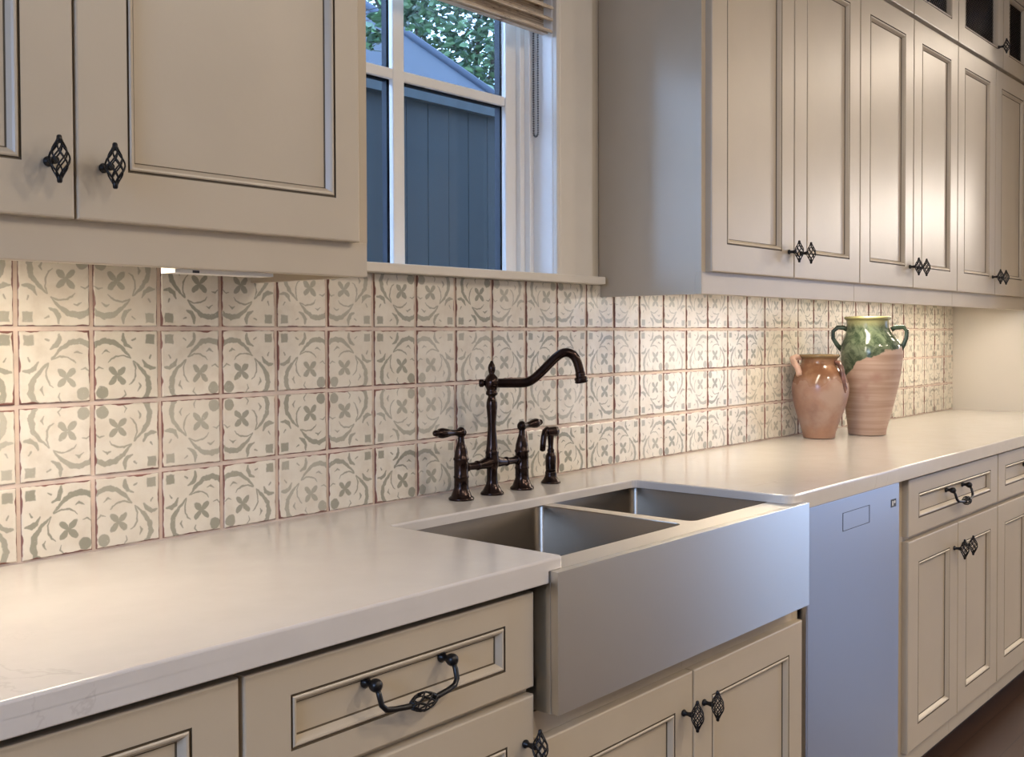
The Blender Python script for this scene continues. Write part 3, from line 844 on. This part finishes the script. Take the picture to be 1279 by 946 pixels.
t = jar('round_jar', 'smaller round terracotta jar with brown glazed neck', sc, [(a, b) for a, b, s in spf], JARB, [s for a, b, s in spf], [(.062, .294), (.054, .280), (.053, .262), (.08, .21), (.086, .16), (.045, .02), (.01, .015)])
def q3(r, h, d=0): return (sc[0] + rv.x * r + fwd.x * d, sc[1] + rv.y * r + fwd.y * d, ZC + h)
m = MB(); m.tube([q3(-.060, .284, .02), q3(-.078, .287, .028), q3(-.090, .282, .036), q3(-.083, .268, .046), q3(-.071, .250, .052), q3(-.066, .235, .058), q3(-.064, .222, .062)], [.009, .011, .0105, .0105, .0105, .011, .010], 12)
o = m.build('handle', JARH, t); o['label'] = 'pale pinkish handle'
m = MB(); m.tube([q3(.055, .268, .025), q3(.066, .268, .034), q3(.076, .252, .046), q3(.081, .226, .052), q3(.084, .200, .050), q3(.086, .180, .046), q3(.084, .165, .042)], [.008, .0095, .009, .0085, .0085, .0105, .0085], 12)
o = m.build('handle', JARD, t); o['label'] = 'handle with a dark purple-brown glaze run'

# ------------------------------------------------------------------ woven shade
bl = thing('roman_shade', 'woven grass roman shade gathered at the top of the window', 'blind', (.956, -.0, 2.12))
m = MB()
xs0, xs1 = WX0 + .006, WX1 - .006
m.box(xs0, xs1, .022, .030, 2.125, WZ1 - .008)
zb = 2.105
for k in range(5):                                            # gathered folds, each a rounded loop of cloth
    z = zb + k * .030; yo = -.004 - .002 * k
    prof = [(.026, z + .016), (.012, z + .0135), (yo, z + .0085), (yo - .005, z + .002), (yo - .003, z - .001), (yo + .003, z), (.012, z + .008), (.026, z + .011)]
    m.prism([(a, b) for a, b in prof][::-1], 'x', xs0 + .0004 * k, xs1 - .0004 * k)
m.prism([(.028, 2.24), (.0, 2.25), (-.010, 2.29), (-.008, 2.40), (.0, 2.49), (.028, 2.49)], 'x', xs0, xs1)
m.build('cloth', SHADE, bl)
MB().box(xs0 + .002, xs1 - .002, .006, .024, 2.1035, 2.1085).build('bottom_slat', SHADE, bl)
m = MB(); cxn = 1.383
for y in (.0385, .0535):
    z = 1.852
    while z < 2.13:
        m.lathe([(.0004, -.0026), (.0022, -.0015), (.0027, 0), (.0022, .0015), (.0004, .0026)], (cxn, y, z), 6); z += .0062
    m.tube([(cxn, y, 1.852), (cxn, y, 2.13)], .0006, 4)
for k in range(1, 6):
    a = pi * k / 6
    m.lathe([(.0004, -.0026), (.0022, -.0015), (.0027, 0), (.0022, .0015), (.0004, .0026)], (cxn, .0460 - .0075 * cos(a), 1.852 - .010 * sin(a)), 6)
o = m.build('bead_chain', simple('chain_metal', (.14, .15, .17), .35, metal=.5), bl); o['label'] = 'thin grey bead chain loop'

# ------------------------------------------------------------------ ceiling lamps
GC = 'round recessed ceiling lamps'
first = None
for n, (x, y, lab) in enumerate(((3.0, -3.2, 'round recessed ceiling lamp in mid room across from the tall cabinets'), (5.4, -1.3, 'round recessed ceiling lamp beyond the end wall'),
    (1.7, -2.4, 'round recessed ceiling lamp in front of the dishwasher'), (1.4, -3.4, 'round recessed ceiling lamp in mid room across from the sink'), (-.2, -3.0, 'round recessed ceiling lamp in mid room behind the camera'),
    (5.7, -2.9, 'round recessed ceiling lamp in mid room across from the end wall'))):
    if first is None:
        c = thing('ceiling_light', lab, 'lamp', (x, y, CEIL), GC)
        p1 = MB().lathe([(.085, -.006), (.095, -.006), (.098, -.0005), (.098, 0)], (x, y, CEIL), 28, cap0=False, cap1=False).build('trim_ring', WHITE, c)
        p2 = MB().lathe([(.0860, -.0055), (.0001, -.0055)], (x, y, CEIL), 28, cap0=False, cap1=False).build('diffuser', CAN, c)
        first = (c, p1, p2)
    else:
        c = first[0].copy(); COL.objects.link(c); c.location = (x, y, CEIL); c['label'] = lab
        for p in first[1:]:
            q = p.copy(); COL.objects.link(q); q.parent = c

pl = thing('pendant_lamp', 'warm white globe pendant hanging beyond the end wall', 'lamp', (6.3, -1.62, CEIL))
MB().lathe([(.06, -.001), (.06, -.018), (.02, -.028), (.006, -.03)], (6.3, -1.62, CEIL), 20).build('canopy', BRONZE, pl)
MB().tube([(6.3, -1.62, CEIL - .028), (6.3, -1.62, 2.28)], .004, 8).build('cord', BRONZE, pl)
MB().lathe([(.02, .19), (.035, .185), (.04, .16), (.03, .15)], (6.3, -1.62, 2.10), 20).build('cap', BRONZE, pl)
MB().lathe([(.16 * sin(pi * k / 16) + .0005, -.16 * cos(pi * k / 16)) for k in range(17)], (6.3, -1.62, 2.10), 28).build('globe', emit('warm_globe', (1, .90, .78), 62), pl)

# ------------------------------------------------------------------ outdoors
struct('ground', MB().box(-6, 22, .17, 22, -.55, -.5), YARD)
fe = thing('board_fence', 'dark blue-grey board fence outside the window', 'fence', (4, 2, -.5))
m = MB()
x = -1.0
while x < 9.0:
    m.box(x + .002, x + .143, 2.0 + random.uniform(-.003, .003), 2.02, -.48, 2.50); x += .145
m.build('boards', FENCE, fe)
m = MB().box(-1, 9, 1.955, 2.0 - .004, 2.455, 2.545); m.box(-1, 9, 1.945, 2.05, 2.545, 2.565)
m.build('cap_rail', CAPM, fe)
x = 0.
while x < 9:
    MB().box(x, x + .09, 2.022, 2.11, -.5, 2.5).build('post', FENCE, fe); x += 2.4
ho = thing('neighbour_house', 'house with a blue-grey hipped roof beyond the fence', 'house', (6, 8.5, -.5))
MB().box(2.2, 8.0, 6.3, 11.5, -.5, 3.72).build('walls', HOUSEW, ho)
# hip corner near right, apex up and back to the left
m = MB(); C_ = (8.35, 6.0, 3.78); A_ = (5.35, 8.9, 6.60)
B_ = (2.0, 6.0, 3.78); D_ = (8.35, 11.8, 3.78); E_ = (2.0, 11.8, 3.78); A2 = (4.6, 8.9, 6.60)
m.add([B_, C_, A_, A2, D_, E_], [(0, 1, 2, 3), (1, 4, 2), (4, 5, 3, 2), (5, 0, 3), (0, 5, 4, 1)])
r = m.build('roof', ROOF, ho)
m = MB(); m.box(1.95, 8.40, 5.95, 6.0, 3.66, 3.80); m.box(8.35, 8.40, 5.95, 11.8, 3.66, 3.80)
m.tube([C_, A_], .06, 8)
m.build('fascia', simple('roof_edge', (.030, .044, .066), .6), r)
def tree(label, base, trunk_h, blobs, leaves, size, seed, branches=()):
    rg = random.Random(seed)
    t = thing('leafy_tree', label, 'tree', base, 'trees beyond the fence')
    m = MB(); bx_, by_, bz_ = base
    m.tube([(bx_, by_, bz_), (bx_ + .05, by_, bz_ + trunk_h * .5), (bx_, by_ + .05, bz_ + trunk_h)], [.16, .13, .09], 8)
    for b in branches: m.tube(b, [.05 - .035 * i / (len(b) - 1) for i in range(len(b))], 6)
    for (x, y, z, r) in blobs:
        m.tube([(bx_, by_ + .05, bz_ + trunk_h * .9), ((bx_ + x) / 2, (by_ + y) / 2, (bz_ + trunk_h + z) / 2), (x, y, z)], [min(.06, r * .08), min(.04, r * .05), r * .02], 6)
    m.build('trunk', BARK, t)
    m = MB()
    for (x, y, z, r) in blobs:
        for _ in range(int(leaves * r * r)):
            d = Vector((rg.gauss(0, 1), rg.gauss(0, 1), rg.gauss(0, 1))).normalized() * r * (rg.random() ** .45)
            p = Vector((x, y, z)) + d
            s = size * rg.uniform(.6, 1.3)
            q = Matrix.Rotation(rg.uniform(0, 6.28), 3, 'Z') @ Matrix.Rotation(rg.uniform(-1.1, 1.1), 3, 'X') @ Matrix.Rotation(rg.uniform(-.8, .8), 3, 'Y')
            pts = [(-.5, 0, 0), (-.15, .28, .04), (.25, .22, .03), (.55, 0, -.05), (.25, -.22, .03), (-.15, -.28, .04)]
            m.add([p + q @ (Vector(a) * s) for a in pts], [(0, 1, 2, 3), (0, 3, 4, 5)])
    o = m.build('foliage', LEAF, t, fixn=False); o['kind'] = 'stuff'
    return t
tree('big leafy tree rising right of the neighbour roof', (11.6, 9.8, -.5), 4.0,
     [(10.6, 9.3, 5.2, 1.3), (11.4, 9.0, 6.2, 1.3), (9.9, 9.6, 6.4, 1.25), (11.0, 9.2, 4.2, 1.2), (12.3, 9.0, 5.2, 1.3), (9.2, 10.2, 7.3, 1.2), (11.2, 9.2, 7.3, 1.2), (10.3, 10.4, 7.9, 1.2)], 1000, .135, 3)
tree('dark-leaved tree with a branch hanging across the neighbour roof', (2.9, 4.3, -.5), 3.6,
     [(4.17, 3.6, 3.56, .10), (4.05, 3.6, 3.44, .08), (3.97, 3.6, 3.32, .075), (3.99, 3.6, 3.25, .05), (4.33, 3.6, 3.48, .07), (4.30, 3.6, 3.58, .09), (4.22, 3.65, 3.95, .30), (3.3, 4.1, 4.5, .7)], 3000, .10, 8)

# ------------------------------------------------------------------ light
wd = bpy.data.worlds.new('sky'); scene.world = wd; wd.use_nodes = True
bg = wd.node_tree.nodes['Background']; bg.inputs[0].default_value = (.47, .70, 1.18, 1); 
wn_, wl_ = wd.node_tree.nodes, wd.node_tree.links
tc = wn_.new('ShaderNodeTexCoord'); dt = wn_.new('ShaderNodeVectorMath'); dt.operation = 'DOT_PRODUCT'
dt.inputs[1].default_value = (-.70, .36, .62)                     # the brighter part of the evening sky
wl_.new(tc.outputs['Generated'], dt.inputs[0])
mr_ = wn_.new('ShaderNodeMapRange'); mr_.interpolation_type = 'SMOOTHSTEP'
mr_.inputs[1].default_value = .25; mr_.inputs[2].default_value = .95; mr_.inputs[3].default_value = 5.0; mr_.inputs[4].default_value = 16
wl_.new(dt.outputs['Value'], mr_.inputs[0]); wl_.new(mr_.outputs[0], bg.inputs[1])
def portal(name, loc, rot, sx_, sy_):
    l = bpy.data.lights.new(name, 'AREA'); l.shape = 'RECTANGLE'; l.size = sx_; l.size_y = sy_; l.cycles.is_portal = True
    o = bpy.data.objects.new(name, l); COL.objects.link(o); o.location = loc; o.rotation_euler = rot
portal('window_portal', (.956, .17, 1.95), (radians(-90), 0, 0), .87, 1.1)
portal('window_portal', (X1 + .1, (RW[0] + RW[1]) / 2, (RW[2] + RW[3]) / 2), (0, radians(90), 0), RW[3] - RW[2], RW[1] - RW[0])
portal('window_portal', (X0 - .1, (LW[0] + LW[1]) / 2, (LW[2] + LW[3]) / 2), (0, radians(-90), 0), LW[3] - LW[2], LW[1] - LW[0])

# ------------------------------------------------------------------ camera
cam = bpy.data.cameras.new('camera'); co = bpy.data.objects.new('camera', cam); COL.objects.link(co)
f_px, cy_px = 1321.28, 445.6
cam.sensor_fit = 'HORIZONTAL'; cam.sensor_width = 36; cam.lens = f_px / 1279 * 36
cam.shift_y = (cy_px - 473) / 1279; cam.clip_start = .05; cam.clip_end = 200
yaw, pit, rol = .857706, .0220466, .0034055
fw = Vector((sin(yaw) * cos(pit), cos(yaw) * cos(pit), -sin(pit))); rt = Vector((cos(yaw), -sin(yaw), 0)); dn = fw.cross(rt)
r_ = rt * cos(rol) + dn * sin(rol); d_ = dn * cos(rol) - rt * sin(rol)
M = Matrix((r_, -d_, -fw)).transposed().to_4x4(); M.translation = Vector((-.77397, -1.73421, 1.32468))
co.matrix_world = M
scene.camera = co

vs = scene.view_settings
scene.display_settings.display_device = 'sRGB'
vs.view_transform = 'Standard'; vs.look = 'None'; vs.gamma = 1; vs.use_curve_mapping = False; vs.exposure = 0.0
scene.cycles.max_bounces = 8
